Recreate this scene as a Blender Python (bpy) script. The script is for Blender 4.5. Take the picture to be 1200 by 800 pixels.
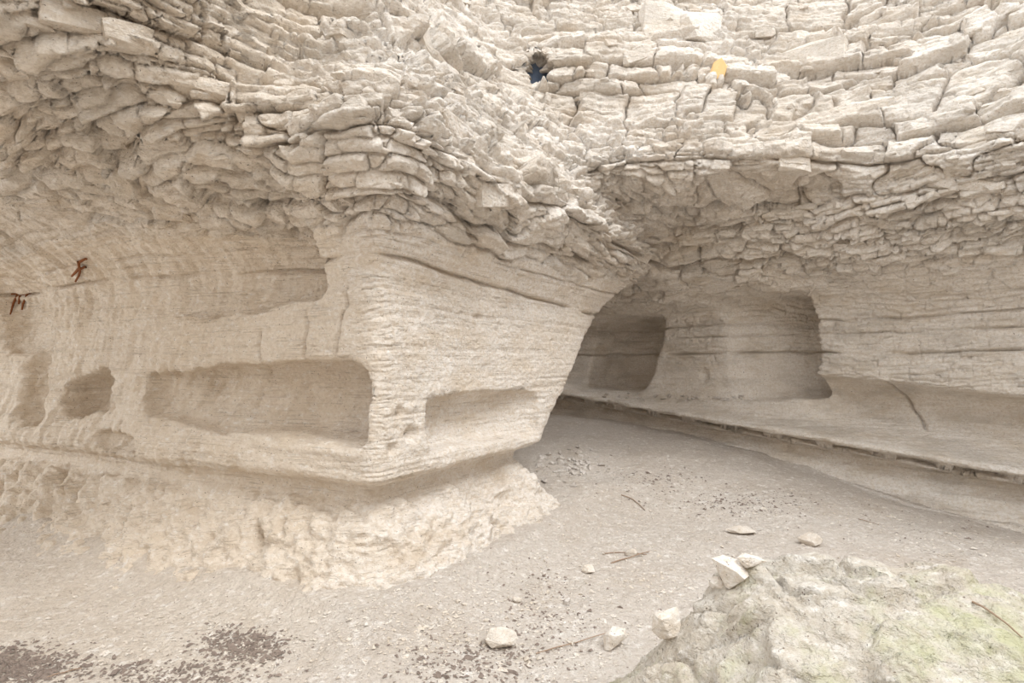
import bpy, bmesh, math, random
import numpy as np
from mathutils import Vector, Matrix

# ------------------------------------------------------------------ camera, world, light, exposure
scene = bpy.context.scene
for o in list(bpy.data.objects):
    bpy.data.objects.remove(o, do_unlink=True)
COL = scene.collection
rng = np.random.default_rng(7)
random.seed(7)

EYE = 1.5
FPX = 1200 * 20.0 / 36.0
cam_d = bpy.data.cameras.new('camera'); cam_d.lens = 20.0; cam_d.sensor_width = 36.0
cam_d.clip_start = 0.05; cam_d.clip_end = 200
cam = bpy.data.objects.new('camera', cam_d); COL.objects.link(cam)
PITCH = math.atan(25.0 / FPX)
cam.location = (0, 0, EYE); cam.rotation_euler = (math.pi / 2 + PITCH, 0, 0)
scene.camera = cam

world = bpy.data.worlds.new('overcast_sky'); scene.world = world
world.use_nodes = True
bg = world.node_tree.nodes['Background']
bg.inputs[0].default_value = (0.985, 0.992, 1.0, 1); bg.inputs[1].default_value = 1.6

def sun(name, rot, strength, color, angle):
    d = bpy.data.lights.new(name, 'SUN'); d.energy = strength; d.color = color; d.angle = math.radians(angle)
    o = bpy.data.objects.new(name, d); COL.objects.link(o); o.rotation_euler = [math.radians(a) for a in rot]
    return o
SUN_TO = Vector((0.40, -0.42, 0.81))
so = sun('sun', (0, 0, 0), 1.15, (1.0, 0.985, 0.96), 24)
so.rotation_euler = SUN_TO.to_track_quat('Z', 'Y').to_euler()

vs = scene.view_settings
vs.view_transform = 'Standard'; vs.look = 'None'; vs.gamma = 1.0; vs.use_curve_mapping = False
vs.exposure = 0.40
scene.cycles.max_bounces = 12; scene.cycles.diffuse_bounces = 12

# ------------------------------------------------------------------ numeric helpers
f32 = np.float32
NT = 64
TAB = rng.random((NT, NT, NT)).astype(f32) * 2 - 1
TABF = TAB.ravel()
def vnoise(x, y, z, seed=0):
    """smooth value noise in [-1, 1]"""
    ox, oy, oz = (seed * 7.31) % 64, (seed * 13.77) % 64, (seed * 29.13) % 64
    x = x + ox; y = y + oy; z = z + oz
    xi = np.floor(x); yi = np.floor(y); zi = np.floor(z)
    fx = x - xi; fy = y - yi; fz = z - zi
    fx = fx * fx * (3 - 2 * fx); fy = fy * fy * (3 - 2 * fy); fz = fz * fz * (3 - 2 * fz)
    x0 = xi.astype(np.int32) & 63; y0 = yi.astype(np.int32) & 63; z0 = zi.astype(np.int32) & 63
    x1 = (x0 + 1) & 63; y1 = (y0 + 1) & 63; z1 = (z0 + 1) & 63
    def g(a, b, c): return TABF[(a * NT + b) * NT + c]
    c00 = g(x0, y0, z0) * (1 - fx) + g(x1, y0, z0) * fx
    c10 = g(x0, y1, z0) * (1 - fx) + g(x1, y1, z0) * fx
    c01 = g(x0, y0, z1) * (1 - fx) + g(x1, y0, z1) * fx
    c11 = g(x0, y1, z1) * (1 - fx) + g(x1, y1, z1) * fx
    c0 = c00 * (1 - fy) + c10 * fy
    c1 = c01 * (1 - fy) + c11 * fy
    return c0 * (1 - fz) + c1 * fz
def fbm(x, y, z, seed=0, octs=3):
    s = 0; a = 0.5
    for i in range(octs):
        s = s + a * vnoise(x, y, z, seed + i * 3.3); x = x * 2.03; y = y * 2.03; z = z * 2.03; a *= 0.5
    return s
def hash2(a, b, c):
    return TABF[((a & 63) * NT + (b & 63)) * NT + (c & 63)]
def sstep(a, b, x):
    t = np.clip((x - a) / (b - a), 0, 1); return t * t * (3 - 2 * t)
def smax(a, b, k):
    h = np.maximum(k - np.abs(a - b), 0) / k
    return np.maximum(a, b) + h * h * k * 0.25
def smin(a, b, k): return -smax(-a, -b, k)
def lerp(a, b, t): return a + (b - a) * t
PZ = np.arange(-1, 8, .004)
def smooth_profile(pts):
    """a vertical section, rounded except at the crisp lips"""
    a = np.interp(PZ, [p[0] for p in pts], [p[1] for p in pts])
    def blur(v, w):
        k = np.hanning(2 * w + 1); k /= k.sum(); return np.convolve(np.pad(v, w, mode='edge'), k, mode='valid')
    crisp = np.clip((np.abs(PZ - .78) - .44) / .08, 0, 1)
    return blur(a, 4) * (1 - crisp) + blur(a, 38) * crisp
PCACHE = {}
def prof(z, pts):
    k = id(pts)
    if k not in PCACHE: PCACHE[k] = smooth_profile(pts).astype(f32)
    return np.interp(z, PZ, PCACHE[k]).astype(f32)

# ------------------------------------------------------------------ the shape of the cave (metres)
C0 = (-0.85, 3.55)                       # front corner of the carved pillar
DL = (-0.89, 0.456); NL = (-0.456, -0.89)   # left face: direction and outward normal
DR = (0.504, 0.864); NR = (0.864, -0.504)   # right face
R0 = (4.86, 5.40); DW = (-0.698, 0.716); NW = (-0.716, -0.698)  # right wall

OFF_R = [(-.4, 1.1), (-.1, .62), (0, .46), (.12, .28), (.3, .14), (.45, .04), (.53, -.09), (.60, -.17), (.69, -.15), (.72, -.04),
         (.735, .03), (.78, .05), (1.0, .035), (1.5, .01), (2.0, .02), (2.14, .03), (2.18, .07), (2.4, .20), (2.62, .38), (2.78, .52),
         (3.0, .50), (3.4, .30), (4.0, -.08), (5.0, -.75), (6.5, -1.7)]
OFF_L = [(-.4, 1.3), (-.1, .82), (0, .65), (.12, .44), (.3, .25), (.45, .10), (.55, -.02), (.64, -.05), (.70, -.02),
         (.75, .06), (.85, .08), (1.0, .04), (1.5, 0), (1.9, .02), (2.1, .06), (2.3, .18), (2.5, .55), (2.7, 1.10),
         (3.0, 1.65), (3.3, 2.3), (3.6, 3.3), (3.9, 4.4), (4.3, 5.2), (6.5, 5.4)]  # upper end: unseen roof added over the viewer, blocks sky light on the left
LEDGE = [(-.5, .12), (0, .0), (.13, -.07), (.24, -.25), (.31, -.25), (.33, .0), (.365, .03), (.38, -.12), (.405, -.12), (.418, .11), (.48, .15), (.505, .09)]
UPW = [(2.2, -.2), (2.4, .05), (2.7, .45), (3.0, .80), (3.4, .96), (3.8, .84), (4.5, .42), (5.5, -.3), (6.5, -1.0)]
OFF_W = LEDGE + [(.54, -.22), (.61, -.52), (.72, -.74), (.9, -.80), (1.05, -.72), (1.12, -.58), (1.145, -.38), (1.17, -.28), (1.3, -.26), (1.6, -.30), (2.0, -.32)] + UPW
OFF_W2 = LEDGE + [(.54, -.15), (.61, -.28), (.72, -.33), (.9, -.36), (1.6, -.36), (1.9, -.33)] + UPW

def frames(x, y):
    ax = x - C0[0]; ay = y - C0[1]
    sl = ax * DL[0] + ay * DL[1]; dl = ax * NL[0] + ay * NL[1]
    sr = ax * DR[0] + ay * DR[1]; dr = ax * NR[0] + ay * NR[1]
    bx = x - R0[0]; by = y - R0[1]
    t = bx * DW[0] + by * DW[1]; dw = bx * NW[0] + by * NW[1]
    return sl, dl, sr, dr, t, dw

def rbox(a, ha, b, hb, c, k):
    """a rounded recess: in-plane coordinates a, b and depth excess c"""
    return smax(smax(np.abs(a) - ha, np.abs(b) - hb, k), c, k)

def field(x, y, z, parts=False):
    """negative inside rock"""
    sl, dl, sr, dr, t, dw = frames(x, y)
    # large waviness of the carved faces
    wob = 0.035 * vnoise(x * 0.9, y * 0.9, z * 1.2, 1) 
    offr = prof(z, OFF_R); offl = prof(z, OFF_L)
    ol = lerp(offr, offl, sstep(0.15, 2.3, sl + .45 * np.maximum(dl, 0))) + 0.05 * np.maximum(sl - 2, 0) * sstep(.7, 0, z)
    uo = wob * (1 + 2.0 * sstep(2.2, 2.8, z))
    eL = dl - ol - uo; eR = dr - offr - uo
    send = 2.25 + 1.12 * (z - 0.75) + 0.35 * sstep(.7, .3, z) + .55 * sstep(.40, .0, z)
    eE = (sr - np.minimum(send, 4.6)) * 0.75 - 0.5 * sstep(2.3, 2.85, z)
    pil = smax(smax(eL, eR, 0.10 + 0.25 * sstep(2.2, 2.8, z) + .5 * sstep(.62, .25, z)), eE, 0.16)
    # recesses in the left face
    inl = -(dl - ol)                       # depth behind the left face
    def cut(f, g, k=0.05): return smax(f, -g, k)
    dep = np.interp(sl, [0, .3, .9, 2.4], [.62, .58, .42, .14]).astype(f32)
    w1 = .05 * vnoise(x * 2.4, y * 2.4, z * 2.4, 5) + .02 * vnoise(x * 7, y * 7, z * 7, 6)
    w2 = .05 * vnoise(x * 2.4, y * 2.4, z * 2.4, 7) + .02 * vnoise(x * 7, y * 7, z * 7, 8)
    hh = np.interp(sl, [0, .5, 1.4, 2.5], [.265, .27, .24, .15]).astype(f32)
    pil = cut(pil, rbox(sl + w1 - 1.22, 1.15, z + w2 - 1.26 + .10 * (.25 - np.clip(inl, 0, .5)) * (z < 1.2), hh, inl + w1 - dep, .13), .035)
    dep2 = np.interp(sl, [.4, .8, 1.5, 2.2, 2.6], [.46, .36, .20, .02, -.1]).astype(f32)
    pil = cut(pil, rbox(sl + w2 - 1.55, 1.14, z + w1 - 2.13 + .04 * (sl - 1), 0.25, inl - dep2, .2), .04)
    pil = cut(pil, rbox(sl + w1 - 3.28, .38, z + w2 - 1.22 + .15 * (sl - 3.28), 0.18, inl - .36, .18), .06)
    pil = cut(pil, rbox(sl + w1 - 2.75, .34, z + w2 - .84, 0.08, inl - .16, .10), .05)
    pil = cut(pil, rbox(sl + w1 - 4.35, .50, z + w2 - 1.95, 0.36, inl - .24, .2), .08)
    pil = cut(pil, rbox(sl + 2 * w1 - 4.15, .17, z + w2 - 1.30, 0.42, inl - .22, .16), .08)
    # recess in the right face
    inr = -(dr - offr)
    zc = 1.055 - .03 * (sr - 1.2)
    pil = cut(pil, rbox(sr + .6 * w1 - 1.32 + .1 * (z - 1.05), .83, z + .6 * w2 - zc, 0.20, inr - np.interp(sr, [.5, 1.6, 2.2], [.26, .20, .10]).astype(f32), .11), .03)
    for (a, b, rr) in ((.33, 1.02, .07), (.22, 1.18, .05), (1.18, 1.86, .06), (.55, 2.0, .04), (.15, .94, .05)):
        pil = cut(pil, np.sqrt((sr - a) ** 2 + ((z - b) * 1.2) ** 2 + (inr - .01) ** 2) - rr, .02)
    # right wall with ledge
    zz = z - 0.095 * np.clip(t, -2, 6) * sstep(2.6, 1.6, z)
    ow = lerp(prof(zz, OFF_W), prof(zz, OFF_W2), sstep(1.6, 2.1, t))
    uw = wob * (0.6 + 2.2 * sstep(2.1, 2.8, z)) + .05 * vnoise(t * .8, z * 0, z * 0, 9)
    wal = dw - ow - uw
    inw = -(dw + 0.34)
    wal = cut(wal, rbox(t + w1 - 2.66 + .3 * np.maximum(1.35 - z, 0), .74, z + w2 - 1.68, .66, inw - np.interp(t, [1.9, 2.2, 2.6, 2.95, 3.3], [.85, .70, .36, .06, -.25]).astype(f32), .14), .06)
    wal = cut(wal, rbox(t + w1 - 4.80 + .3 * (z - 1.6), .60, z + w2 - 1.62, .58, inw - .75, .25), .08)
    for (a, b, rr) in ((3.42, 1.32, .07), (3.72, 2.02, .07), (3.95, 1.9, .06)):
        wal = cut(wal, np.sqrt((t - a) ** 2 + ((z - b) * .7) ** 2 + (inw - .0) ** 2) - rr, .03)
    # the roof over the passage, and the cove above it
    zc = 2.66 + 0.30 * (8.3 - y) + 3 * wob
    roof = smax((zc - z) * .9, (5.50 + .45 * (z - 3.4) + 6 * wob - .10 * (x - 2) ** 2 * sstep(3, 4, x) - y), .35)
    end = 10.2 - y
    r = smin(smin(pil, roof, .30), smin(wal, end, .2), .28)
    # an open shaft behind the pillar lets daylight into the passage
    r = smax(r, -smax(np.sqrt((x + .6) ** 2 + (y - 8.6) ** 2) - 1.7 - .05 * (z - 2), 1.6 - z, .1), .1)
    # the small dark hole high in the cove
    hx, hz = 0.285, 4.66
    r = cut(r, np.sqrt(((x - hx) / .13) ** 2 + ((z - hz) / .21) ** 2 + ((y - 6.1) / .6) ** 2) * .13 - .13, .03)
    if parts:
        return r, pil, wal, roof
    return r

def floor_h(x, y):
    h = np.interp(y, [0, 4.5, 5.4, 6.2, 6.9, 9, 12], [0, 0, .03, .2, .38, .60, .7])
    h = h + .02 * fbm(x * 1.2, y * 1.2, x * 0, 21, 3)
    h = h + .05 * sstep(-2.2, -4.5, x)
    return h

# ------------------------------------------------------------------ surface nets
def surface_nets(F, org, h):
    s = F < 0
    nx, ny, nz = F.shape
    cnt = np.zeros((nx - 1, ny - 1, nz - 1), np.int8)
    for a in (0, 1):
        for b in (0, 1):
            for c in (0, 1):
                cnt += s[a:nx - 1 + a, b:ny - 1 + b, c:nz - 1 + c]
    act = (cnt > 0) & (cnt < 8)
    ci, cj, ck = np.nonzero(act)
    idx = np.full(act.shape, -1, np.int32); idx[ci, cj, ck] = np.arange(len(ci), dtype=np.int32)
    V = {}
    for a in (0, 1):
        for b in (0, 1):
            for c in (0, 1):
                V[(a, b, c)] = F[ci + a, cj + b, ck + c]
    acc = np.zeros((len(ci), 3)); n = np.zeros(len(ci))
    cor = list(V)
    for p in cor:
        for ax in range(3):
            if p[ax]: continue
            q = list(p); q[ax] = 1; q = tuple(q)
            va, vb = V[p], V[q]
            m = (va < 0) != (vb < 0)
            tt = np.where(m, va / np.where(m, va - vb, 1), 0)
            pos = np.array(p, float)[None, :].repeat(len(ci), 0); pos[:, ax] += tt
            acc += pos * m[:, None]; n += m
    verts = (np.stack([ci, cj, ck], 1) + acc / n[:, None]) * h + np.array(org)
    quads = []
    for ax in range(3):
        sa = [slice(None)] * 3; sb = [slice(None)] * 3
        sa[ax] = slice(0, -1); sb[ax] = slice(1, None)
        A = s[tuple(sa)]; B = s[tuple(sb)]
        i, j, k = np.nonzero(A != B)
        u, v = [(1, 2), (2, 0), (0, 1)][ax]
        g = [i, j, k]
        lim = [nx - 1, ny - 1, nz - 1]
        ok = (g[u] > 0) & (g[v] > 0) & (g[u] < lim[u]) & (g[v] < lim[v])
        i, j, k = i[ok], j[ok], k[ok]
        inside = A[i, j, k]
        def cell(du, dv):
            g = [i.copy(), j.copy(), k.copy()]; g[u] = g[u] - du; g[v] = g[v] - dv
            return idx[g[0], g[1], g[2]]
        q = np.stack([cell(1, 1), cell(0, 1), cell(0, 0), cell(1, 0)], 1)
        q[~inside] = q[~inside][:, ::-1]
        quads.append(q)
    return verts, np.concatenate(quads)

def subdivide(v, q):
    nv = len(v); nq = len(q)
    e = np.stack([q, np.roll(q, -1, 1)], 2).reshape(-1, 2)
    lo = e.min(1).astype(np.int64); hi = e.max(1).astype(np.int64)
    key = lo * nv + hi
    uk, inv = np.unique(key, return_inverse=True)
    mid = (v[uk // nv] + v[uk % nv]) * .5
    cen = v[q].mean(1)
    nv2 = np.concatenate([v, mid, cen])
    em = inv.reshape(nq, 4) + nv
    c = np.arange(nq) + nv + len(uk)
    out = []
    for k in range(4):
        out.append(np.stack([q[:, k], em[:, k], c, em[:, (k - 1) % 4]], 1))
    return nv2, np.concatenate(out)

def grad(p, e=.012):
    x, y, z = p[:, 0], p[:, 1], p[:, 2]
    g = 0; fs = 0
    for d in ((1, -1, -1), (-1, -1, 1), (-1, 1, -1), (1, 1, 1)):
        f = field(x + d[0] * e, y + d[1] * e, z + d[2] * e)
        g = g + f[:, None] * np.array(d, f32)[None, :]; fs = fs + f
    return fs * .25, g / (4 * e)

# ------------------------------------------------------------------ strata: broken beds above, fine carved beds below
def layers(z0, z1, tmin, tmax, seed):
    r = np.random.default_rng(seed); b = [z0]
    while b[-1] < z1: b.append(b[-1] + r.uniform(tmin, tmax) * (1.8 if r.random() < .14 else 1))
    return np.array(b)
BU = layers(1.0, 8, .026, .080, 3)
BF = layers(-1, 8, .018, .055, 4)
BB = layers(1.0, 8, .11, .26, 9)

def cells2(x, y, k, sc, wid):
    """per bed 2-D cells: random value of the nearest cell, and distance to the border"""
    gx = x / sc + hash2(k, k * 3 + 1, k * 7 + 2) * 9; gy = y / sc + hash2(k * 5, k + 7, k * 2) * 9
    xi = np.floor(gx).astype(np.int32); yi = np.floor(gy).astype(np.int32)
    d1 = np.full(x.shape, 9, f32); d2 = d1.copy(); val = np.zeros(x.shape, f32); ox = val.copy(); oy = val.copy()
    for a in (-1, 0, 1):
        for b in (-1, 0, 1):
            cx = xi + a; cy = yi + b
            jx = cx + .5 + .45 * hash2(cx, cy, k); jy = cy + .5 + .45 * hash2(cx, cy + 17, k + 31)
            d = ((gx - jx) ** 2 + (gy - jy) ** 2).astype(f32)
            m = d < d1
            d2 = np.where(m, d1, np.minimum(d2, d))
            val = np.where(m, hash2(cx + 5, cy + 11, k + 3), val)
            ox = np.where(m, gx - jx, ox); oy = np.where(m, gy - jy, oy)
            d1 = np.where(m, d, d1)
    return val, (np.sqrt(d2) - np.sqrt(d1)) * sc / wid, (ox * sc).astype(f32), (oy * sc).astype(f32)

def detail(p, n):
    x, y, z = p[:, 0].astype(f32), p[:, 1].astype(f32), p[:, 2].astype(f32)
    sl, dl, sr, dr, t, dw = frames(x, y)
    rough = vnoise(x * 1.1, y * 1.1, z * 1.6, 40)
    onw = dw < 1.35
    onleft = sstep(.6, 2.0, sl) * sstep(1.0, 0.2, sr)
    wU = sstep(2.26, 2.62, z + .16 * rough - .10 * onleft)
    warp = .07 * vnoise(x * .55, y * .55, z * .2, 41) + .025 * vnoise(x * 2.1, y * 2.1, z * .9, 42) + .008 * vnoise(x * 7, y * 7, z * 3, 46)
    j1 = vnoise(x * 6, y * 6, z * 6, 43); j2 = vnoise(x * 6, y * 6, z * 6, 44)
    fr = lambda v, m: (v * m - np.floor(v * m)) * 2 - 1
    # thick beds, split into bigger tilted blocks
    zb = z + 1.8 * warp + .03 * j1
    kb = np.clip(np.searchsorted(BB, zb) - 1, 0, len(BB) - 2); tb = (BB[kb + 1] - BB[kb]).astype(f32)
    qb = ((zb - BB[kb]) / tb).astype(f32); kbi = kb.astype(np.int32) + 100
    vb, edb, bx, by = cells2(x + .12 * j2, y + .12 * j1, kbi, .52, .012)
    lod = np.clip(np.sqrt(x * x + y * y) / 3.6, 1, 1.9)
    ebb = np.minimum(qb, 1 - qb) * tb / (.010 * lod); edb = edb * .012 / (.010 * lod)
    grb = np.exp(-ebb * ebb) + np.exp(-edb * edb)
    # thin beds, shifted from block to block
    zu = z + 1.3 * warp + .05 * vb + bx * .22 * fr(vb, 31.7)
    k = np.clip(np.searchsorted(BU, zu) - 1, 0, len(BU) - 2)
    th = (BU[k + 1] - BU[k]).astype(f32); q = ((zu - BU[k]) / th).astype(f32)
    ki = k.astype(np.int32)
    val, edge, tx, ty = cells2(x + .05 * j1, y + .05 * j2, ki, .23, .010)
    rk = hash2(ki, ki * 0 + 9, ki * 0 + 4)
    eb = np.minimum(q, 1 - q) * th / (.0075 * lod); edge = edge * .010 / (.0075 * lod)
    gro = np.exp(-eb * eb) + .8 * np.exp(-edge * edge)
    zone = sstep(-.35, .35, vnoise(x * .8, y * .8, z * 1.1, 45))
    r2 = fr(val, 17.3); r3 = fr(val, 43.1)
    fine = .026 * rk + .040 * val + .22 * (tx * r2 + ty * r3) - .045 * np.minimum(gro, 1.1) + .055 * (q - .5) * (r2 + .25) * np.minimum(th / .06, 1)
    bigb = .07 * vb + .24 * (bx * fr(vb, 23.7) + by * fr(vb, 11.9)) + .13 * (qb - .45) * fr(vb, 51.3) - .10 * np.minimum(grb, 1.1)
    rou = fbm(x * 9, y * 9, z * 20, 50, 3)
    rid = .5 - np.abs(fbm(x * 6, y * 6, z * 14, 51, 3)) * 2
    up = (.25 + .75 * zone) * fine + (1 - .6 * zone) * bigb + .045 * fbm(x * 2.2, y * 2.2, z * 4.5, 47, 2) + .042 * rou * (.5 + zone) + .018 * rid
    rc = (z - 2.74 + .04 * vnoise(x * 3, y * 3, z * 0, 75)) / .018
    up = up - .14 * np.exp(-rc * rc) * sstep(.8, 1.6, t) * (dw < 2.2) * sstep(-.5, 0, vnoise(x * 1.3, y * 1.3, z * 0, 76))
    # fine carved beds
    k2 = np.clip(np.searchsorted(BF, z + .4 * warp) - 1, 0, len(BF) - 2); t2 = (BF[k2 + 1] - BF[k2]).astype(f32)
    q2 = ((z + .4 * warp - BF[k2]) / t2).astype(f32)
    k2 = k2.astype(np.int32)
    e2 = np.minimum(q2, 1 - q2) * t2 / .006
    seam = np.exp(-e2 * e2) * sstep(.1, .6, vnoise(x * 3.1, y * 3.1, z * 9, 53) + .8 * hash2(k2, k2 * 0 + 2, k2 * 0))
    foot = sstep(.62, .5, z) * (dw > 1.35)
    lo = (.004 * hash2(k2, k2 * 0 + 6, k2 * 0 + 2) - .011 * seam) * (1 - foot) + .015 * fbm(x * 4, y * 4, z * 5, 55, 3) + .007 * fbm(x * 22, y * 22, z * 26, 56, 2)
    lo = lo + onw * (.014 * val + .05 * (tx * r2 + ty * r3) - .016 * np.minimum(gro, 1.1)) * sstep(1.1, 1.2, z - .095 * t) + (~onw) * (.003 * val - .006 * np.minimum(gro, 1)) * (1 - foot) * sstep(.8, 1, z)
    # long open cracks along single beds
    zp = z + .3 * warp + .012 * vnoise(x * 5, y * 5, z * 0, 68)
    for zc_, w_, d_, msk in ((2.17 - .035 * np.maximum(sr, 0), .013, .07, dw > 1.35), (2.30 + 0 * z, .008, .03, dw > 1.35), (1.63, .014, .085, onw), (2.02, .012, .055, onw), (1.86, .010, .04, onw)):
        lo = lo - msk * d_ * np.exp(-((zp - zc_) / w_) ** 2) * sstep(-.45, .15, vnoise(x * 1.7, y * 1.7, z * 0, zc_.mean() * 9 if hasattr(zc_, 'mean') else zc_ * 9))
    ck = (t - 1.18 + (1.26 - z) * .58 + .05 * vnoise(x * 0, y * 0, z * 9, 71)) / .014
    lo = lo - onw * .07 * np.exp(-ck * ck) * sstep(.72, .80, z) * sstep(1.32, 1.24, z)
    for (s0_, z0_, z1_, sl_) in ((.62, 1.5, 1.85, .1), (1.05, 1.5, 1.72, -.1), (.33, 1.55, 2.0, .25)):
        ck = (sl - s0_ + sl_ * (z - 1.6) + .05 * vnoise(x * 0, y * 0, z * 11, s0_ * 30)) / .010
        lo = lo - (dw > 1.35) * .035 * np.exp(-ck * ck) * sstep(z0_ - .05, z0_ + .05, z) * sstep(z1_ + .05, z1_ - .05, z)
    # pick marks, slanting on the left face
    u = sl * .9 + z * .45; v = z * .9 - sl * .45
    pick = vnoise(u * 20, v * 3.4, x * 0, 58) + .4 * vnoise(u * 40, v * 8, x * 0, 59)
    lo = lo + onleft * (.030 * pick + .034 * fbm(x * 4, y * 4, z * 4, 60, 3)) * sstep(.3, 1.0, sl) * sstep(.5, .8, z)
    # rough foot of the wall
    u3 = sl * .75 - z * .9; v3 = sl * .6 + z * .8
    pitn = vnoise(u3 * 11, v3 * 5, y * 3, 65)
    lo = lo + foot * (.08 * fbm(x * 3, y * 3, z * 3, 62, 4) + .055 * vnoise(u3 * 19, v3 * 9, y * 3, 63) * sstep(.3, 2.6, sl) + .085 * fbm(x * 11, y * 11, z * 15, 64, 4) - .18 * np.maximum(pitn - .42, 0) - .05 * np.maximum(vnoise(x * 26, y * 26, z * 26, 72) - .5, 0))
    # thin beds around the undercut below the lip
    und = np.exp(-((z - .63) / .12) ** 2) * (dw > 1.35)
    lo = lo + und * .020 * (np.abs(vnoise(x * 1.5, y * 1.5, z * 26, 66)) - .3)
    ledge = sstep(.75, .45, z - .095 * t) * onw
    lo = lo + ledge * (.012 * vnoise(x * 1.5, y * 1.5, z * 30, 67) + .02 * fbm(x * 7, y * 7, z * 9, 74, 3))
    return lerp(lo, up, wU)

# ------------------------------------------------------------------ materials
def mat_base(name, rough=.95):
    m = bpy.data.materials.new(name); m.use_nodes = True
    nt = m.node_tree; b = nt.nodes['Principled BSDF']
    b.inputs['Roughness'].default_value = rough
    b.inputs['Specular IOR Level'].default_value = 0.15
    return m, nt, b
class N:
    def __init__(s, nt): s.nt = nt
    def node(s, t, **kw):
        n = s.nt.nodes.new(t)
        for a, v in kw.items(): setattr(n, a, v)
        return n
    def link(s, a, b): s.nt.links.new(a, b)
    def coord(s, scale, rot=(0, 0, 0)):
        if not hasattr(s, 'tc'): s.tc = s.node('ShaderNodeNewGeometry')
        m = s.node('ShaderNodeMapping'); m.inputs['Scale'].default_value = scale; m.inputs['Rotation'].default_value = rot
        s.link(s.tc.outputs['Position'], m.inputs[0]); return m.outputs[0]
    def noise(s, scale, detail=5, rough=.6, rot=(0, 0, 0), dist=0):
        n = s.node('ShaderNodeTexNoise'); n.inputs['Scale'].default_value = 1; n.inputs['Detail'].default_value = detail
        n.inputs['Roughness'].default_value = rough; n.inputs['Distortion'].default_value = dist
        s.link(s.coord(scale if isinstance(scale, tuple) else (scale,) * 3, rot), n.inputs['Vector']); return n.outputs['Fac']
    def ramp(s, fac, stops):
        r = s.node('ShaderNodeValToRGB'); el = r.color_ramp.elements
        while len(el) < len(stops): el.new(.5)
        for e, (p, c) in zip(el, stops):
            e.position = p; e.color = (c, c, c, 1) if not isinstance(c, tuple) else (*c, 1)
        s.link(fac, r.inputs[0]); return r.outputs[0]
    def mix(s, fac, a, b, mode='MIX'):
        m = s.node('ShaderNodeMix', data_type='RGBA', blend_type=mode)
        for v, i in ((fac, 0), (a, 6), (b, 7)):
            if isinstance(v, (int, float)): m.inputs[i].default_value = v
            elif isinstance(v, tuple): m.inputs[i].default_value = (*v, 1)
            else: s.link(v, m.inputs[i])
        return m.outputs[2]
    def math(s, op, a, b=0.0):
        m = s.node('ShaderNodeMath', operation=op)
        for v, i in ((a, 0), (b, 1)):
            if isinstance(v, (int, float)): m.inputs[i].default_value = v
            else: s.link(v, m.inputs[i])
        return m.outputs[0]
    def bump(s, h, strength, dist, prev=None):
        b = s.node('ShaderNodeBump'); b.inputs['Strength'].default_value = strength; b.inputs['Distance'].default_value = dist
        s.link(h, b.inputs['Height'])
        if prev is not None: s.link(prev, b.inputs['Normal'])
        return b.outputs[0]

def rock_material(name, light, mid, tan, seams=1.0, crust=0.0, moss=0.0, bumpk=1.0, ochre=0.0):
    m, nt, b = mat_base(name); n = N(nt)
    big = n.ramp(n.noise(.9, 4), [(.35, 0.0), (.65, 1.0)])
    col = n.mix(big, mid, light)
    col = n.mix(n.ramp(n.noise((2.2, 2.2, 5), 6), [(.50, 0.0), (.72, .8)]), col, tan)
    if ochre:   # yellower towards the left: warm light there painted into the rock colour
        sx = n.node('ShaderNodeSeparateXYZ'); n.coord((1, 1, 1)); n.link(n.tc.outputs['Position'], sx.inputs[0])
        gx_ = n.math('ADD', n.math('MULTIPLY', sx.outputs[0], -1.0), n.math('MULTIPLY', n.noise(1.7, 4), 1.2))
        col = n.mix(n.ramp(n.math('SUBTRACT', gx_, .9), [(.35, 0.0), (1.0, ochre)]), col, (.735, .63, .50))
    # bedding: thin, broken darker seams along the strata
    bed = n.noise((.7, .7, 46), 5, .6)
    seam = n.ramp(bed, [(.0, 0.0), (.482, 0.0), (.5, 1.0), (.518, 0.0)])
    brk = n.ramp(n.noise((5, 5, 10), 4), [(.44, 0.0), (.54, 1.0)])
    sm = n.math('MULTIPLY', seam, brk)
    col = n.mix(n.math('MULTIPLY', sm, .8 * seams), col, (.27, .21, .15))
    # mottling, small dark pits
    col = n.mix(n.ramp(n.noise(38, 4, .7), [(.36, .8), (.56, 0.0)]), col, n.mix(.25, tan, mid))
    col = n.mix(n.ramp(n.noise((16, 16, 30), 5, .7), [(.54, 0.0), (.70, .75)]), col, (.86, .83, .79))
    pits = n.ramp(n.noise(75, 2, .5), [(.26, .9), (.32, 0.0)])
    col = n.mix(pits, col, (.16, .12, .09))
    if crust:
        c = n.ramp(n.noise((1.6, 1.6, 5), 7, .65), [(.48, 0.0), (.62, crust)])
        col = n.mix(c, col, (.40, .36, .31))
    if moss:
        g = n.ramp(n.noise((2.2, 2.2, 2.2), 6, .7), [(.50, 0.0), (.66, moss)])
        col = n.mix(g, col, (.47, .48, .28))
    n.link(col, b.inputs['Base Color'])
    bp = n.bump(n.noise((13, 13, 22), 6, .62), .9 * bumpk, .032)
    if seams: bp = n.bump(bed, .5 * bumpk * seams, .012, bp)
    if seams: bp = n.bump(sm, -.8 * seams * bumpk, .012, bp)
    bp = n.bump(n.noise(48, 3, .6), .7 * bumpk, .012, bp)
    bp = n.bump(pits, -.6 * bumpk, .01, bp)
    n.link(bp, b.inputs['Normal'])
    return m
LIGHT = (.80, .76, .715); MID = (.73, .667, .595); TAN = (.61, .505, .385)
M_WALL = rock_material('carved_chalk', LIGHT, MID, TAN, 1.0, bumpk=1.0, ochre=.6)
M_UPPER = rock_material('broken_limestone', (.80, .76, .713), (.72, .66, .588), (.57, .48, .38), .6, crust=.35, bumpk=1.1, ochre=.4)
M_RIGHT = rock_material('layered_limestone', (.82, .783, .738), (.75, .695, .625), (.60, .515, .41), .7, crust=.35, bumpk=1.0)
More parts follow.
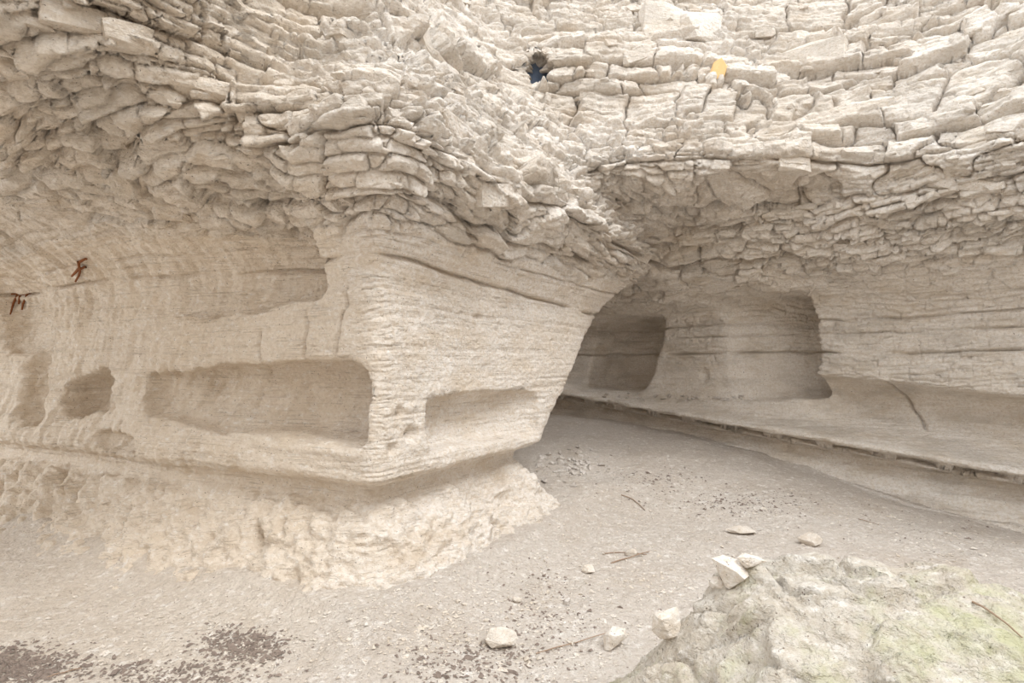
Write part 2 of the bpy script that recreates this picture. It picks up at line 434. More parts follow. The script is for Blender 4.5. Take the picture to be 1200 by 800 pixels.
M_FLOOR = rock_material('dusty_floor', (.62, .575, .525), (.57, .515, .46), (.49, .425, .36), 0.0, bumpk=1.3, ochre=.3)
M_MOUND = rock_material('mossy_rock', (.62, .585, .525), (.56, .51, .44), (.48, .415, .33), 0.0, moss=.7, bumpk=1.3)
M_STONE = rock_material('pale_stone', (.82, .775, .715), (.75, .685, .61), (.64, .55, .44), .25, crust=.2)
M_GREY = rock_material('grey_stone', (.70, .66, .62), (.58, .54, .50), (.50, .44, .38), .0)
def flat_material(name, c1, c2, sc=30, rough=.9):
    m, nt, b = mat_base(name, rough); n = N(nt)
    n.link(n.mix(n.noise(sc, 4), c1, c2), b.inputs['Base Color'])
    n.link(n.bump(n.noise(sc * 2, 4), .4, .01), b.inputs['Normal'])
    return m
M_ORANGE = flat_material('ochre_stone', (.80, .60, .32), (.74, .46, .20), 18)
M_BLUE = flat_material('blue_grey_stone', (.10, .14, .22), (.19, .24, .33), 14)
M_RUST = flat_material('rust', (.16, .055, .02), (.30, .12, .05), 60)
M_TWIG = flat_material('dry_twig', (.30, .21, .15), (.42, .32, .24), 40)
M_LEAF = flat_material('dead_leaf', (.10, .075, .065), (.40, .33, .28), 26)
M_MOSSY = flat_material('moss', (.36, .42, .14), (.52, .56, .25), 60)

# ------------------------------------------------------------------ object helpers
def mesh_obj(name, v, f, mat, parent=None, smooth=True, extra=()):
    me = bpy.data.meshes.new(name)
    v = np.asarray(v, f32); f = np.asarray(f, np.int32)
    nf, k = f.shape
    lt = np.concatenate([np.full(nf, k), np.array([len(p) for p in extra], int)]).astype(np.int32)
    li = np.concatenate([f.ravel(), np.array([i for p in extra for i in p], int)]).astype(np.int32)
    nf = len(lt)
    me.vertices.add(len(v)); me.vertices.foreach_set('co', v.ravel())
    me.loops.add(len(li)); me.loops.foreach_set('vertex_index', li)
    me.polygons.add(nf)
    me.polygons.foreach_set('loop_start', (np.cumsum(lt) - lt).astype(np.int32))
    me.polygons.foreach_set('loop_total', lt)
    me.update(calc_edges=True)
    me.polygons.foreach_set('use_smooth', np.full(nf, smooth))
    me.materials.append(mat)
    o = bpy.data.objects.new(name, me); COL.objects.link(o); o.parent = parent
    return o
def tag(o, label=None, cat=None, group=None, kind=None):
    if label: o['label'] = label
    if cat: o['category'] = cat
    if group: o['group'] = group
    if kind: o['kind'] = kind
    return o

# ------------------------------------------------------------------ build the rock
VOX = .055
gx = np.arange(-6.6, 7.4, VOX, dtype=f32); gy = np.arange(-.6, 10.6, VOX, dtype=f32); gz = np.arange(-.35, 6.0, VOX, dtype=f32)
ST = 4
def pad(g): return np.concatenate([g, g[-1] + VOX * np.arange(1, ST + 1 - (len(g) - 1) % ST if (len(g) - 1) % ST else 1)]).astype(f32)
gx, gy, gz = pad(gx), pad(gy), pad(gz)
X, Y, Z = np.meshgrid(gx[::ST], gy[::ST], gz[::ST], indexing='ij')
FC = field(X.ravel(), Y.ravel(), Z.ravel()).reshape(X.shape)
mn = np.full([k - 1 for k in FC.shape], 9, f32); mxx = -mn
for a_ in (0, 1):
    for b_ in (0, 1):
        for c_ in (0, 1):
            sub = FC[a_:FC.shape[0] - 1 + a_, b_:FC.shape[1] - 1 + b_, c_:FC.shape[2] - 1 + c_]
            mn = np.minimum(mn, sub); mxx = np.maximum(mxx, sub)
act = (mn < .26) & (mxx > -.26)
up3 = lambda A: np.repeat(np.repeat(np.repeat(A, ST, 0), ST, 1), ST, 2)
F = np.pad(up3(np.where(mn > 0, 1.0, -1.0).astype(f32)), ((0, 1), (0, 1), (0, 1)), mode='edge')
M = np.pad(up3(act), ((0, 1), (0, 1), (0, 1)), mode='edge')
M[1:] |= M[:-1]; M[:, 1:] |= M[:, :-1]; M[:, :, 1:] |= M[:, :, :-1]
i_, j_, k_ = np.nonzero(M)
F[i_, j_, k_] = field(gx[i_], gy[j_], gz[k_])
V, Q = surface_nets(F, (gx[0], gy[0], gz[0]), VOX)
del F
def project(p, it=1):
    for _ in range(it):
        f, g = grad(p.astype(f32)); g2 = np.maximum((g * g).sum(1), .25)
        p = p - np.clip(f / g2, -.06, .06)[:, None] * g
    return p
V = project(V, 2)
def trim(v, q):
    """drop what lies under the floor"""
    k = (v[:, 2] > np.interp(v[:, 1], [0, 4.5, 5.4, 6.2, 6.9, 9, 12], [0, 0, .03, .2, .38, .60, .7]) - .2)[q].any(1)
    u, inv = np.unique(q[k], return_inverse=True)
    return v[u], inv.reshape(-1, 4)
V, Q = trim(V, Q)
def in_view(c, near, far, kx=.94, kz=.70, mg=.3):
    return (c[:, 1] > .8) & (np.abs(c[:, 0]) < kx * c[:, 1] + mg) & (c[:, 2] < EYE + kz * c[:, 1] + mg) & (np.linalg.norm(c - np.array([0, 0, EYE]), axis=1) < far)
def facing(v, q):
    n = np.cross(v[q[:, 2]] - v[q[:, 0]], v[q[:, 3]] - v[q[:, 1]]); n /= np.linalg.norm(n, axis=1)[:, None] + 1e-9
    c = v[q].mean(1); d = np.array([0, 0, EYE]) - c
    return (n * d).sum(1) / np.linalg.norm(d, axis=1) > -.25
def refine(v, q, sel, ng):
    """split the chosen quads in four; neighbours take the new mid-points into their outline"""
    nv = len(v); qs = q[sel]; qc = q[~sel]
    e = np.stack([qs, np.roll(qs, -1, 1)], 2).reshape(-1, 2).astype(np.int64)
    uk, inv = np.unique(e.min(1) * nv + e.max(1), return_inverse=True)
    mid = (v[uk // nv] + v[uk % nv]) * .5; cen = v[qs].mean(1)
    em = inv.reshape(-1, 4) + nv; c = np.arange(len(qs)) + nv + len(uk)
    new = np.concatenate([np.stack([qs[:, k], em[:, k], c, em[:, (k - 1) % 4]], 1) for k in range(4)])
    ec = np.stack([qc, np.roll(qc, -1, 1)], 2).astype(np.int64)
    kc = ec.min(2) * nv + ec.max(2)
    pos = np.clip(np.searchsorted(uk, kc), 0, len(uk) - 1); has = uk[pos] == kc
    tr = has.any(1)
    for r in np.nonzero(tr)[0]:
        poly = []
        for k in range(4):
            poly.append(int(qc[r, k]))
            if has[r, k]: poly.append(int(pos[r, k] + nv))
        ng.append(poly)
    return np.concatenate([v, mid, cen]), np.concatenate([qc[~tr], new])
def keep_ng(sel, q, ng):
    # quads that touch earlier many-sided faces stay as they are
    bad = np.zeros(len(V), bool); bad[[i for p in ng for i in p]] = True
    return sel & ~bad[q].any(1)
NG = []
cq = V[Q].mean(1)
V, Q = refine(V, Q, (cq[:, 1] > .4) & (np.abs(cq[:, 0]) < 1.25 * cq[:, 1] + 1.0) & (cq[:, 2] < EYE + .95 * cq[:, 1] + .6), NG); V = project(V, 1)
V, Q = refine(V, Q, keep_ng(in_view(V[Q].mean(1), 0, 14) & facing(V, Q), Q, NG), NG); V = project(V, 1)
V, Q = refine(V, Q, keep_ng(in_view(V[Q].mean(1), 0, 3.75, .905, .65, .08) & facing(V, Q), Q, NG), NG); V = project(V, 1)
_, G = grad(V.astype(f32)); NRM = G / np.linalg.norm(G, axis=1)[:, None]
D = detail(V, NRM)
_, pil, wal, roof = field(*[V[:, i].astype(f32) for i in range(3)], parts=True)
zf = floor_h(V[:, 0], V[:, 1])
VD = V + NRM * D[:, None]
rough = vnoise(V[:, 0] * 1.1, V[:, 1] * 1.1, V[:, 2] * 1.6, 40)
lab = np.where(wal < np.minimum(pil, roof) + .02, 1, np.where((V[:, 2] + .12 * rough < 2.40) & (pil < roof), 0, 2))
keepv = V[:, 2] > zf - .12
# which component does a face belong to
fl = np.sort(lab[Q], 1)[:, 1]
fk = keepv[Q].any(1)
structs = {}
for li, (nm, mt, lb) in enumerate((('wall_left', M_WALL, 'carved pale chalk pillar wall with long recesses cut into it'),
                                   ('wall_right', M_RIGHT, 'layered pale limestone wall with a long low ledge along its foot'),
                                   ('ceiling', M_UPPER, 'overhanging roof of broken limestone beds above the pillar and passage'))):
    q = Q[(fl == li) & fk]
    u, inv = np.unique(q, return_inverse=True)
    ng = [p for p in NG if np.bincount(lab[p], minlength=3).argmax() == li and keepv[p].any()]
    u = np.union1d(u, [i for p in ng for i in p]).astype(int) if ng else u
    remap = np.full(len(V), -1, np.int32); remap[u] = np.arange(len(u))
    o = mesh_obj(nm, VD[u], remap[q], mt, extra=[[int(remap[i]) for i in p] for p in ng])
    tag(o, lb, 'wall' if li < 2 else 'ceiling', kind='structure')
    structs[nm] = o
print('ROCK verts', len(V), 'quads', len(Q))

# ------------------------------------------------------------------ rays on to the rock, for placing what lies on it
def march(px, py):
    """world points and normals where view directions given as pixels of the 1200 x 800 frame meet the rock or floor"""
    px = np.atleast_1d(np.asarray(px, float)); py = np.atleast_1d(np.asarray(py, float))
    dx = (px - 600) / FPX; dz = (400 - py) / FPX
    c, s = math.cos(PITCH), math.sin(PITCH)
    d = np.stack([dx, c - s * dz, s + c * dz], 1); d /= np.linalg.norm(d, axis=1)[:, None]
    o = np.array([0, 0, EYE])
    tt = np.full(len(px), .8); live = np.arange(len(px))
    for _ in range(160):
        if not len(live): break
        p = o + d[live] * tt[live][:, None]
        f = field(*[p[:, i].astype(f32) for i in range(3)])
        f = np.minimum(f, p[:, 2] - np.maximum(floor_full(p[:, 0], p[:, 1]), mound_z(p[:, 0], p[:, 1])))
        go = f > .002
        tt[live] += np.where(go, np.clip(f * .45, .003, .25), 0)
        live = live[go]
    return o + d * tt[:, None], d
def on_rock(px, py):
    """the same, on the broken surface of the walls, with its normal"""
    p, d = march(px, py)
    _, g = grad(p.astype(f32)); n = g / np.linalg.norm(g, axis=1)[:, None]
    return p + n * detail(p, n)[:, None], n

# the mound in the foreground
def mound_h(x, y):
    ax = x - 1.50; ay = y - 2.25
    w = vnoise(x * 2.2, y * 2.2, x * 0, 80)
    r = np.sqrt((np.where(ax < 0, ax / 1.52, ax / 1.05)) ** 2 + (np.where(ay > 0, ay / .60, ay / 1.7)) ** 2) + .10 * w
    return np.interp(r, [0, .25, .45, .62, .8, 1.0, 1.15], [.73, .71, .61, .42, .19, .0, -.15])
def mound_z(x, y, split=False):
    h = mound_h(x, y); o = x * 0
    kx = x * .8 - y * .6 + .05 * vnoise(x * 6, y * 6, o, 88); ky = y * .8 + x * .6 + .05 * vnoise(x * 6, y * 6, o, 89)
    zi = np.zeros(x.shape, np.int32)
    v1, e1, tx, ty = cells2(kx * .6, ky, zi + 3, .17, .016); v2, e2, ux, uy = cells2(kx * .7, ky, zi + 9, .07, .010)
    fr = lambda v, m: (v * m - np.floor(v * m)) * 2 - 1
    fac = (.03 * v1 + .22 * (tx * fr(v1, 17.) + ty * fr(v1, 29.))) * np.clip(e1 / 1.6, 0, 1) - .020 * np.exp(-e1 * e1)
    fa2 = (.010 * v2 + .16 * (ux * fr(v2, 17.) + uy * fr(v2, 29.))) * np.clip(e2 / 1.4, 0, 1) - .006 * np.exp(-e2 * e2)
    rel = sstep(-.08, .15, h) * (.07 * fbm(x * 2.4, y * 2.4, o, 86, 3) + fac + fa2 * sstep(-.3, .3, vnoise(x * 2, y * 2, o, 90)) + .03 * fbm(x * 11, y * 11, o, 85, 4))
    return (h, rel) if split else h + rel

# ------------------------------------------------------------------ floor
ys = 1.0 * np.power(10.6 / 1.0, np.linspace(0, 1, 360)); us = np.linspace(-1.15, 1.15, 500)
ys = np.concatenate([[-7, -5, -3, -1.5, -.5, .2, .7], ys])
YY, UU = np.meshgrid(ys, us, indexing='ij')
XX = UU * (np.maximum(YY, 1.0) + .8)
ex = np.array([4.0, 6.0, 9.0])[None, :] + np.maximum(YY[:, :1], 0)
XX = np.concatenate([-ex[:, ::-1], XX, ex], 1); YY = np.concatenate([YY[:, :3], YY, YY[:, :3]], 1)
def floor_full(x, y):
    sl, dl, sr, dr, t, dw = frames(x, y)
    h = floor_h(x, y)
    dp = np.maximum(np.maximum(dl, dr), (sr - 2.4) * .8) - .35
    h = h + .17 * np.exp(-np.maximum(dp, 0) / .30)
    h = h - .15 * np.exp(-np.maximum(dw - .05, 0) / .45) * sstep(3.6, 1.2, t)
    h = h + .03 * fbm(x * 2.5, y * 2.5, x * 0, 22, 4) + .014 * fbm(x * 12, y * 12, x * 0, 23, 4)
    h = h + .012 * np.maximum(vnoise(x * 17, y * 17, x * 0, 24) - .3, 0) * sstep(-.2, .5, vnoise(x * 1.4, y * 1.4, x * 0, 25))
    return h
FZ = floor_full(XX.ravel(), YY.ravel())
nyv, nxv = XX.shape
ii = (np.arange(nyv - 1)[:, None] * nxv + np.arange(nxv - 1)[None, :]).ravel()
floor = mesh_obj('floor', np.stack([XX.ravel(), YY.ravel(), FZ], 1), np.stack([ii, ii + 1, ii + nxv + 1, ii + nxv], 1), M_FLOOR)
tag(floor, 'dusty pale earth floor of the cave strewn with grit', 'floor', kind='structure')

# ------------------------------------------------------------------ foreground mound
mx = np.linspace(-.1, 3.5, 340); my = np.linspace(.9, 3.2, 260)
MX, MY = np.meshgrid(mx, my, indexing='xy')
a, b_ = MX.ravel(), MY.ravel()
mh = mound_h(a, b_)
hb_, rel = mound_z(a, b_, True)
def msm(x, y):
    return sum(mound_h(x + i * .03, y + j * .03) for i in (-1, 0, 1) for j in (-1, 0, 1)) / 9
hs = msm(a, b_); gxm = (msm(a + .02, b_) - msm(a - .02, b_)) / .04; gym = (msm(a, b_ + .02) - msm(a, b_ - .02)) / .04
nm_ = np.stack([-gxm, -gym, np.ones_like(gxm)], 1); nm_ /= np.linalg.norm(nm_, axis=1)[:, None]
rel = rel * (.15 + .85 * sstep(.35, .8, nm_[:, 2]))
MP = np.stack([a, b_, hs], 1) + nm_ * rel[:, None]
n2, n1 = MX.shape
ii = (np.arange(n2 - 1)[:, None] * n1 + np.arange(n1 - 1)[None, :]).ravel()
mq = np.stack([ii, ii + 1, ii + n1 + 1, ii + n1], 1)
mq = mq[(mh[mq] > -.12).all(1)]
uu, inv = np.unique(mq, return_inverse=True)
mound = mesh_obj('boulder', MP[uu], inv.reshape(mq.shape), M_MOUND)
tag(mound, 'large pale weathered boulder tinged with green moss, rising from the floor', 'boulder')

# ------------------------------------------------------------------ stones: angular hulls, shared between pieces
def stone_mesh(name, mat, seed, cut=.6, flat=True, n=16):
    r = random.Random(seed); bm = bmesh.new()
    for sx in (-1, 1):
        for sy in (-1, 1):
            for sz in (-1, 1):
                for _ in range(n // 8):
                    v = [sx * (1 - r.random() ** 1.5 * cut), sy * (1 - r.random() ** 1.5 * cut), sz * (1 - r.random() ** 1.5 * cut)]
                    bm.verts.new([c * .5 for c in v])
    res = bmesh.ops.convex_hull(bm, input=bm.verts)
    bmesh.ops.delete(bm, geom=[v for v in bm.verts if not v.link_faces], context='VERTS')
    bmesh.ops.recalc_face_normals(bm, faces=bm.faces)
    me = bpy.data.meshes.new(name); bm.to_mesh(me); bm.free(); me.materials.append(mat)
    return me
def round_mesh(name, mat, seed, n=22, lo=.46, hi=.52):
    r = random.Random(seed); bm = bmesh.new()
    for i in range(n):
        v = Vector((r.gauss(0, 1), r.gauss(0, 1), r.gauss(0, 1))).normalized() * r.uniform(lo, hi); bm.verts.new(v)
    bmesh.ops.convex_hull(bm, input=bm.verts)
    bmesh.ops.delete(bm, geom=[v for v in bm.verts if not v.link_faces], context='VERTS')
    bmesh.ops.recalc_face_normals(bm, faces=bm.faces)
    me = bpy.data.meshes.new(name); bm.to_mesh(me); bm.free(); me.materials.append(mat)
    return me
def place(name, me, loc, rot, size, parent=None):
    o = bpy.data.objects.new(name, me); COL.objects.link(o)
    o.matrix_world = Matrix.Translation(loc) @ rot.to_4x4() @ Matrix.Diagonal((*size, 1))
    o.parent = parent
    return o
def bed_frame(n, r, jit):
    n = Vector(n); h = Vector((n.x, n.y, 0))
    h = h.normalized() if h.length > .05 else Vector((0, -1, 0))
    z = Vector((r.gauss(0, jit), r.gauss(0, jit), 1)).normalized()
    x = h.cross(z).normalized(); x = (x + h * r.gauss(0, .22)).normalized(); y = z.cross(x)
    return Matrix((x, y, z)).transposed()

# blocks broken out of the beds: parts of the roof and of the right wall
lens = {}
for nm, mt, li in (('ceiling', M_UPPER, 2), ('wall_right', M_RIGHT, 1)):
    r = random.Random(li * 11)
    protos = [stone_mesh('stone', mt, 100 * li + i, .8, n=24) for i in range(18)]
    c = V
    ok = (lab == li) & (V[:, 2] > 2.42) & in_view(V, 0, 12)
    vw = np.array([0, 0, EYE]) - V; vw /= np.linalg.norm(vw, axis=1)[:, None]
    ok &= (NRM * vw).sum(1) > .12
    cand = np.nonzero(ok)[0]; rs = np.random.default_rng(li); cand = cand[rs.permutation(len(cand))][:5000]
    dist = np.linalg.norm(V[cand] - np.array([0, 0, EYE]), axis=1)
    taken = np.zeros((0, 3)); cnt = 0
    for i, dd in zip(cand, dist):
        w = min(r.lognormvariate(math.log(.115), .42), .34) * (dd / 4.4) ** .5
        if len(taken) and np.min(np.linalg.norm(taken - VD[i], axis=1)) < .11 + .35 * w: continue
        h_ = w * r.uniform(.25, .6); d_ = w * r.uniform(.6, 1.0)
        R = bed_frame(NRM[i], r, .16)
        loc = Vector(VD[i]) - Vector(NRM[i]) * (d_ * .5 - r.uniform(.0, .022) - .1 * h_)
        place('stone', r.choice(protos), loc, R, (w, d_, h_), structs[nm])
        taken = np.concatenate([taken, VD[i][None]]); cnt += 1
        if cnt >= 290: break

BIG = [(332, 32, 66, 52, .2), (548, 150, 150, 52, .22), (500, 38, 60, 44, .1), (575, 236, 120, 34, .3), (430, 70, 80, 30, .15), (150, 45, 60, 34, .1), (250, 112, 120, 30, .15),
       (90, 30, 80, 34, .2), (700, 110, 50, 40, .1), (778, 28, 62, 60, 0), (820, 30, 60, 50, 0), (955, 60, 90, 34, -.2), (1012, 183, 74, 20, -.1), (930, 196, 44, 22, 0), (860, 193, 56, 18, .1),
       (1060, 95, 90, 26, -.3), (1120, 225, 110, 26, -.2), (1010, 120, 80, 30, -.15), (660, 190, 60, 30, .3), (390, 190, 90, 26, .1)]
BP, BN = on_rock([b[0] for b in BIG], [b[1] for b in BIG])
r = random.Random(77)
for (px, py, w, h, tl), p, n_ in zip(BIG, BP, BN):
    nm = 'wall_right' if p[0] > 1.2 else 'ceiling'
    W, H = w / FPX * p[1], h / FPX * p[1]
    me = stone_mesh('stone', M_RIGHT if nm == 'wall_right' else M_UPPER, px + py, .95, n=40)
    R = bed_frame(n_, r, .06) @ Matrix.Rotation(tl * .5, 3, 'Y')
    place('stone', me, Vector(p) - Vector(n_) * (W * .25 - .022), R, (W * .9, W * .55, H * .9), structs[nm])

def floor_pt(px, py):
    p, _ = march(px, py)
    x, y = p[:, 0], p[:, 1]
    z = np.maximum(floor_full(x, y), mound_z(x, y))
    return np.stack([x, y, z], 1)
def px_size(p, px): return px / FPX * p[1]

# ochre block, and a dark blue stone put in to colour the hole
P, PN = on_rock([843, 640], [82, 82])
p = Vector(P[0]) + Vector(PN[0]) * .05; o = place('stone', stone_mesh('stone', M_ORANGE, 501, .5), p, Matrix.Rotation(.5, 3, 'Y') @ Matrix.Rotation(.3, 3, 'Z'), (px_size(p, 17), .12, px_size(p, 24)), structs['wall_right'])
o['label'] = 'orange ochre stone set in the pale beds'
o = place('stone', stone_mesh('stone', M_BLUE, 502, .3), Vector((.29, 6.42, 4.66)), Matrix.Rotation(.3, 3, 'Z'), (.34, .2, .5), structs['ceiling'])
o['label'] = 'dark blue-grey stone inside the hole'

# ------------------------------------------------------------------ loose stones that stand out
r = random.Random(5)
LOOSE = [  # px, py of the foot, width, height in pixels, material, rounded, label
    (587, 762, 40, 27, M_STONE, 1, 'smooth whitish rounded stone lying alone amid grit on the open floor'),
    (862, 690, 62, 40, M_STONE, 0, 'large tan angular stone, biggest of the three on the mossy boulder shoulder'),
    (884, 668, 36, 22, M_STONE, 0, 'white chunky stone resting against the tan stone on the boulder'),
    (842, 690, 24, 14, M_STONE, 0, 'small pointed stone below the tan stone on the boulder shoulder'),
    (786, 752, 48, 40, M_STONE, 0, 'angular block with a tan broken side at the foot of the boulder'),
    (722, 762, 34, 26, M_STONE, 0, 'cracked pale stone half buried beside the long thin twig'),
    (690, 672, 19, 11, M_STONE, 0, 'small flat white stone on the bare floor before the passage'),
    (872, 626, 34, 9, M_STONE, 0, 'flat thin slab tilted on the floor behind the boulder'),
    (953, 640, 30, 16, M_STONE, 0, 'thin leaning slab standing against the crest of the boulder'),
    (606, 706, 12, 8, M_STONE, 1, 'tiny pale pebble above the lone white stone'),
    (665, 709, 13, 9, M_GREY, 0, 'small dark-sided stone on the floor between pillar and boulder'),
    (740, 652, 16, 9, M_STONE, 0, 'little pale stone beside the reddish sticks'),
]
for (px, py, w, h, mt, rd, lb) in LOOSE:
    p = floor_pt(px, py)[0]
    W = px_size(p, w); H = px_size(p, h)
    me = round_mesh('stone', mt, px) if rd else round_mesh('stone', mt, px, 20, .42, .56)
    o = place('stone', me, Vector(p) + Vector((0, W * .2, H * .40)), Matrix.Rotation(r.uniform(-.5, .5), 3, 'Z') @ Matrix.Rotation(r.uniform(-.15, .15), 3, 'Y'), (W, W * .7, H))
    tag(o, lb, 'stone')

def scatter(name, pts, protos, smin_, smax_, label, cat, group, r, sink=.3):
    for p in pts:
        w = r.uniform(smin_, smax_) if r.random() < .75 else smax_ * r.uniform(.9, 1.3)
        sz = (w, w * r.uniform(.6, .95), w * r.uniform(.4, .75))
        R = Matrix.Rotation(r.uniform(0, 6.28), 3, 'Z') @ Matrix.Rotation(r.gauss(0, .2), 3, 'X')
        o = place(name, r.choice(protos), Vector(p) + Vector((0, 0, sz[2] * (.5 - sink))), R, sz)
        tag(o, label, cat, group)
rs = np.random.default_rng(12)
def blob(px, py, sx, sy, n):
    q = floor_pt(px + rs.normal(0, sx, n), py + rs.normal(0, sy, n))
    f = field(*[(q[:, i] + (.03 if i == 2 else 0)).astype(f32) for i in range(3)])
    return q[(f > .04) & (mound_z(q[:, 0], q[:, 1]) < q[:, 2] - .02) & (q[:, 1] > 1.2)]
def ledge_pts(n):
    q, nn = on_rock(rs.uniform(705, 870, n), 462 + rs.normal(0, 2, n) + 4)
    return q[nn[:, 2] > .25]
grey = [round_mesh('stone', M_GREY, 700 + i, 14, .38, .58) for i in range(6)]
pale = [round_mesh('pebble', M_STONE, 720 + i, 14, .40, .56) for i in range(8)]
scatter('rubble_stone', blob(668, 546, 20, 9, 90), grey, .03, .085, 'grey broken stone in the heap behind the pillar foot', 'stone', 'grey stones heaped behind the pillar foot', r)
scatter('stone_chip', ledge_pts(46), grey, .03, .08, 'grey stone chip lying on the ledge before the far recess', 'stone', 'grey chips on the far ledge', r)
for (x_, y_, sx_, sy_, n_, wh) in ((560, 720, 70, 35, 60, 'around the lone white stone'), (730, 640, 70, 40, 60, 'on the floor before the passage'), (900, 600, 90, 25, 40, 'on the floor behind the boulder'),
                                   (1080, 640, 60, 30, 30, 'on the floor under the long ledge'), (250, 720, 120, 30, 40, 'along the foot of the carved pillar')):
    scatter('pebble', blob(x_, y_, sx_, sy_, n_), pale, .012, .032, 'pale pebble lying ' + wh, 'pebble', 'pebbles ' + wh, r)

# ------------------------------------------------------------------ grit and dead leaves: nobody could count them
def grit(name, pts, size, mat, label, cat, flat, seed):
    rr = np.random.default_rng(seed); n = len(pts)
    sz = size * rr.lognormal(0, .45, n)
    base = np.array([[-1, -1, 0], [1, -.8, 0], [.9, 1, 0], [-.8, .9, 0], [.1, 0, 1]], float)
    A = rr.uniform(0, 6.28, n); c, s_ = np.cos(A), np.sin(A)
    vv = base[None] + rr.normal(0, .3, (n, 5, 3)) * np.array([1, 1, .5])
    vv[:, :, 2] *= flat; vv[:, :, 0] *= 1.5; vv[:, :, 1] *= .8
    x = vv[:, :, 0] * c[:, None] - vv[:, :, 1] * s_[:, None]; y = vv[:, :, 0] * s_[:, None] + vv[:, :, 1] * c[:, None]
    P_ = np.stack([x, y, vv[:, :, 2]], 2) * sz[:, None, None] * .5 + pts[:, None, :] + np.array([0, 0, .002])
    f = np.array([[0, 1, 4], [1, 2, 4], [2, 3, 4], [3, 0, 4]])
    Fq = (f[None] + 5 * np.arange(n)[:, None, None]).reshape(-1, 3)
    o = mesh_obj(name, P_.reshape(-1, 3), Fq, mat, smooth=False)
    tag(o, label, cat, kind='stuff'); return o
for (x_, y_, sx_, sy_, n_, lb) in ((560, 730, 100, 40, 1500, 'fine pale grit around the lone white stone'), (740, 650, 90, 50, 1500, 'fine pale grit on the floor before the passage'),
        (950, 600, 120, 30, 900, 'fine pale grit on the floor behind the boulder'), (250, 740, 150, 35, 900, 'fine pale grit along the foot of the carved pillar'),
        (700, 550, 45, 18, 500, 'fine grit below the grey stone heap'), (1120, 640, 50, 30, 500, 'fine pale grit under the long ledge')):
    grit('grit', blob(x_, y_, sx_, sy_, n_), .0085, M_STONE, lb, 'grit', .9, n_ + x_)
for (x_, y_, sx_, sy_, n_, lb) in ((15, 780, 40, 12, 1700, 'dense dark patch of dead leaf bits with a curved twig'), (285, 757, 26, 10, 900, 'dark clump of dead leaf bits near the pillar foot'),
        (205, 790, 60, 8, 500, 'loose scatter of leaf bits beside the dark clump'), (560, 775, 50, 16, 420, 'leaf bits strewn around the lone white stone'),
        (640, 712, 40, 30, 260, 'thin scatter of leaf bits on the open floor'), (868, 588, 45, 9, 520, 'dark band of leaf bits across the passage floor'),
        (765, 562, 32, 9, 300, 'leaf bits at the mouth of the passage'), (1060, 610, 75, 20, 160, 'sparse leaf bits under the long ledge')):
    grit('leaf_litter', blob(x_, y_, sx_, sy_, int(n_ * .75)), .010, M_LEAF, lb, 'leaf litter', .9, n_ + x_)

# ------------------------------------------------------------------ sticks and rusty scraps
def tube(name, pts, rad, mat, parent=None, sides=6):
    pts = [Vector(p) for p in pts]; vv = []; ff = []
    for i, p in enumerate(pts):
        d = (pts[min(i + 1, len(pts) - 1)] - pts[max(i - 1, 0)]).normalized()
        a_ = d.cross(Vector((.3, .2, 1))).normalized(); b2 = d.cross(a_)
        rd = rad * (1 - .5 * i / len(pts))
        for k in range(sides):
            t_ = 2 * math.pi * k / sides; vv.append(p + (a_ * math.cos(t_) + b2 * math.sin(t_)) * rd)
    for i in range(len(pts) - 1):
        for k in range(sides):
            ff.append([i * sides + k, i * sides + (k + 1) % sides, (i + 1) * sides + (k + 1) % sides, (i + 1) * sides + k])
    return mesh_obj(name, [tuple(v) for v in vv], ff, mat, parent)
TWIGS = [((628, 766), (675, 754), (722, 739), .0035, 'long thin twig lying beside the lone white stone'),
         ((706, 649), (730, 648), (758, 650), .0045, 'short straight reddish stick on the floor before the passage'),
         ((716, 660), (738, 654), (762, 646), .005, 'reddish stick crossing slantwise below the straight one'),
         ((728, 580), (742, 586), (756, 598), .006, 'thin stick in the mouth of the passage'),
         ((1006, 608), (1018, 612), (1030, 615), .004, 'small twig on bare floor behind the boulder crest'),
         ((1140, 706), (1165, 722), (1198, 748), .004, 'dry twig running along the right flank of the boulder'),
         ((55, 794), (75, 789), (96, 783), .004, 'curved twig at the edge of the dark leaf patch')]
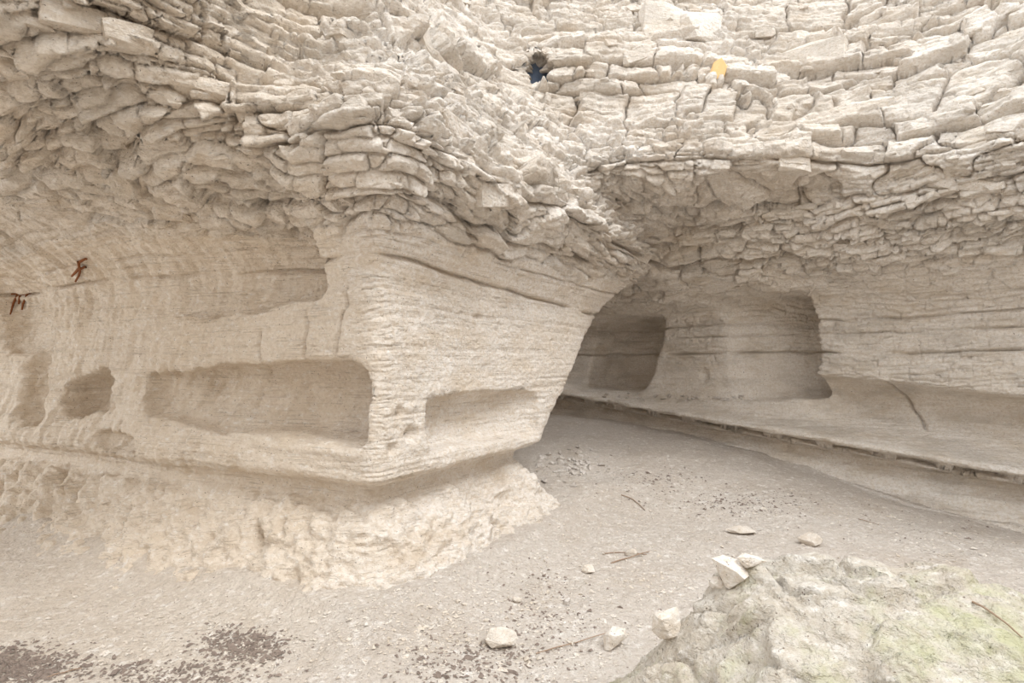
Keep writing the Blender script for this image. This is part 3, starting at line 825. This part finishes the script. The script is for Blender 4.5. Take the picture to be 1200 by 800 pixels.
for (a1, a2, a3, rd, lb) in TWIGS:
    q3 = floor_pt([a1[0], a2[0], a3[0]], [a1[1], a2[1], a3[1]]); q3[:, 2] += rd * .8
    ps = [q3[0], (q3[0] + q3[1]) / 2 + [0, 0, .006], q3[1] + [0, 0, .004], (q3[1] + q3[2]) / 2 + [0, 0, .006], q3[2]]
    tag(tube('twig', ps, rd, M_TWIG), lb, 'twig')
def scrap(strokes, label):
    e = None
    allp = [on_rock([q[0] for q in st], [q[1] for q in st]) for st in strokes]
    e = bpy.data.objects.new('rusty_scrap', None); COL.objects.link(e); e.location = allp[0][0][0]
    bpy.context.view_layer.update()
    for st, (pts, d) in zip(strokes, allp):
        q = [Vector(p) + Vector(dd) * .020 - e.location for p, dd in zip(pts, d)]
        tube('prong', q, .012, M_RUST, e)
    tag(e, label, 'scrap')
scrap([[(94, 304), (96, 308), (97, 314), (94, 322), (92, 328)], [(96, 304), (101, 302), (103, 303)], [(97, 312), (101, 311), (103, 311)], [(95, 312), (90, 318), (88, 321)]],
      'rust-brown forked scrap with slanting prongs stuck on the carved wall')
scrap([[(11, 346), (18, 347), (25, 346), (31, 347)], [(16, 347), (16, 355), (14, 363), (12, 369)], [(27, 347), (28, 356), (27, 363)], [(20, 348), (23, 356)]],
      'rust-brown scrap shaped like a small arch with two legs, in the shallow wall hollow')

# ------------------------------------------------------------------ unseen wall added behind the viewer to block low sky light
aa = np.linspace(math.radians(212), math.radians(366), 130); hh_ = np.linspace(-.3, 5.6, 50)
AA, HH = np.meshgrid(aa, hh_, indexing='ij'); af, hf = AA.ravel(), HH.ravel()
rr_ = 8.6 + .35 * fbm(af * 6, hf * 1.2, af * 0, 91, 4) + .12 * vnoise(af * 10, hf * 7, af * 0, 92) + .12 * hf
bxv = np.stack([.6 + rr_ * np.cos(af), 4.0 + rr_ * np.sin(af), hf], 1)
n1 = len(hh_); ii = (np.arange(len(aa) - 1)[:, None] * n1 + np.arange(n1 - 1)[None, :]).ravel()
wb = mesh_obj('wall_sky_block', bxv, np.stack([ii, ii + 1, ii + n1 + 1, ii + n1], 1), M_RIGHT)
tag(wb, 'added pale limestone wall out of view, blocking low sky light', 'wall', kind='structure')
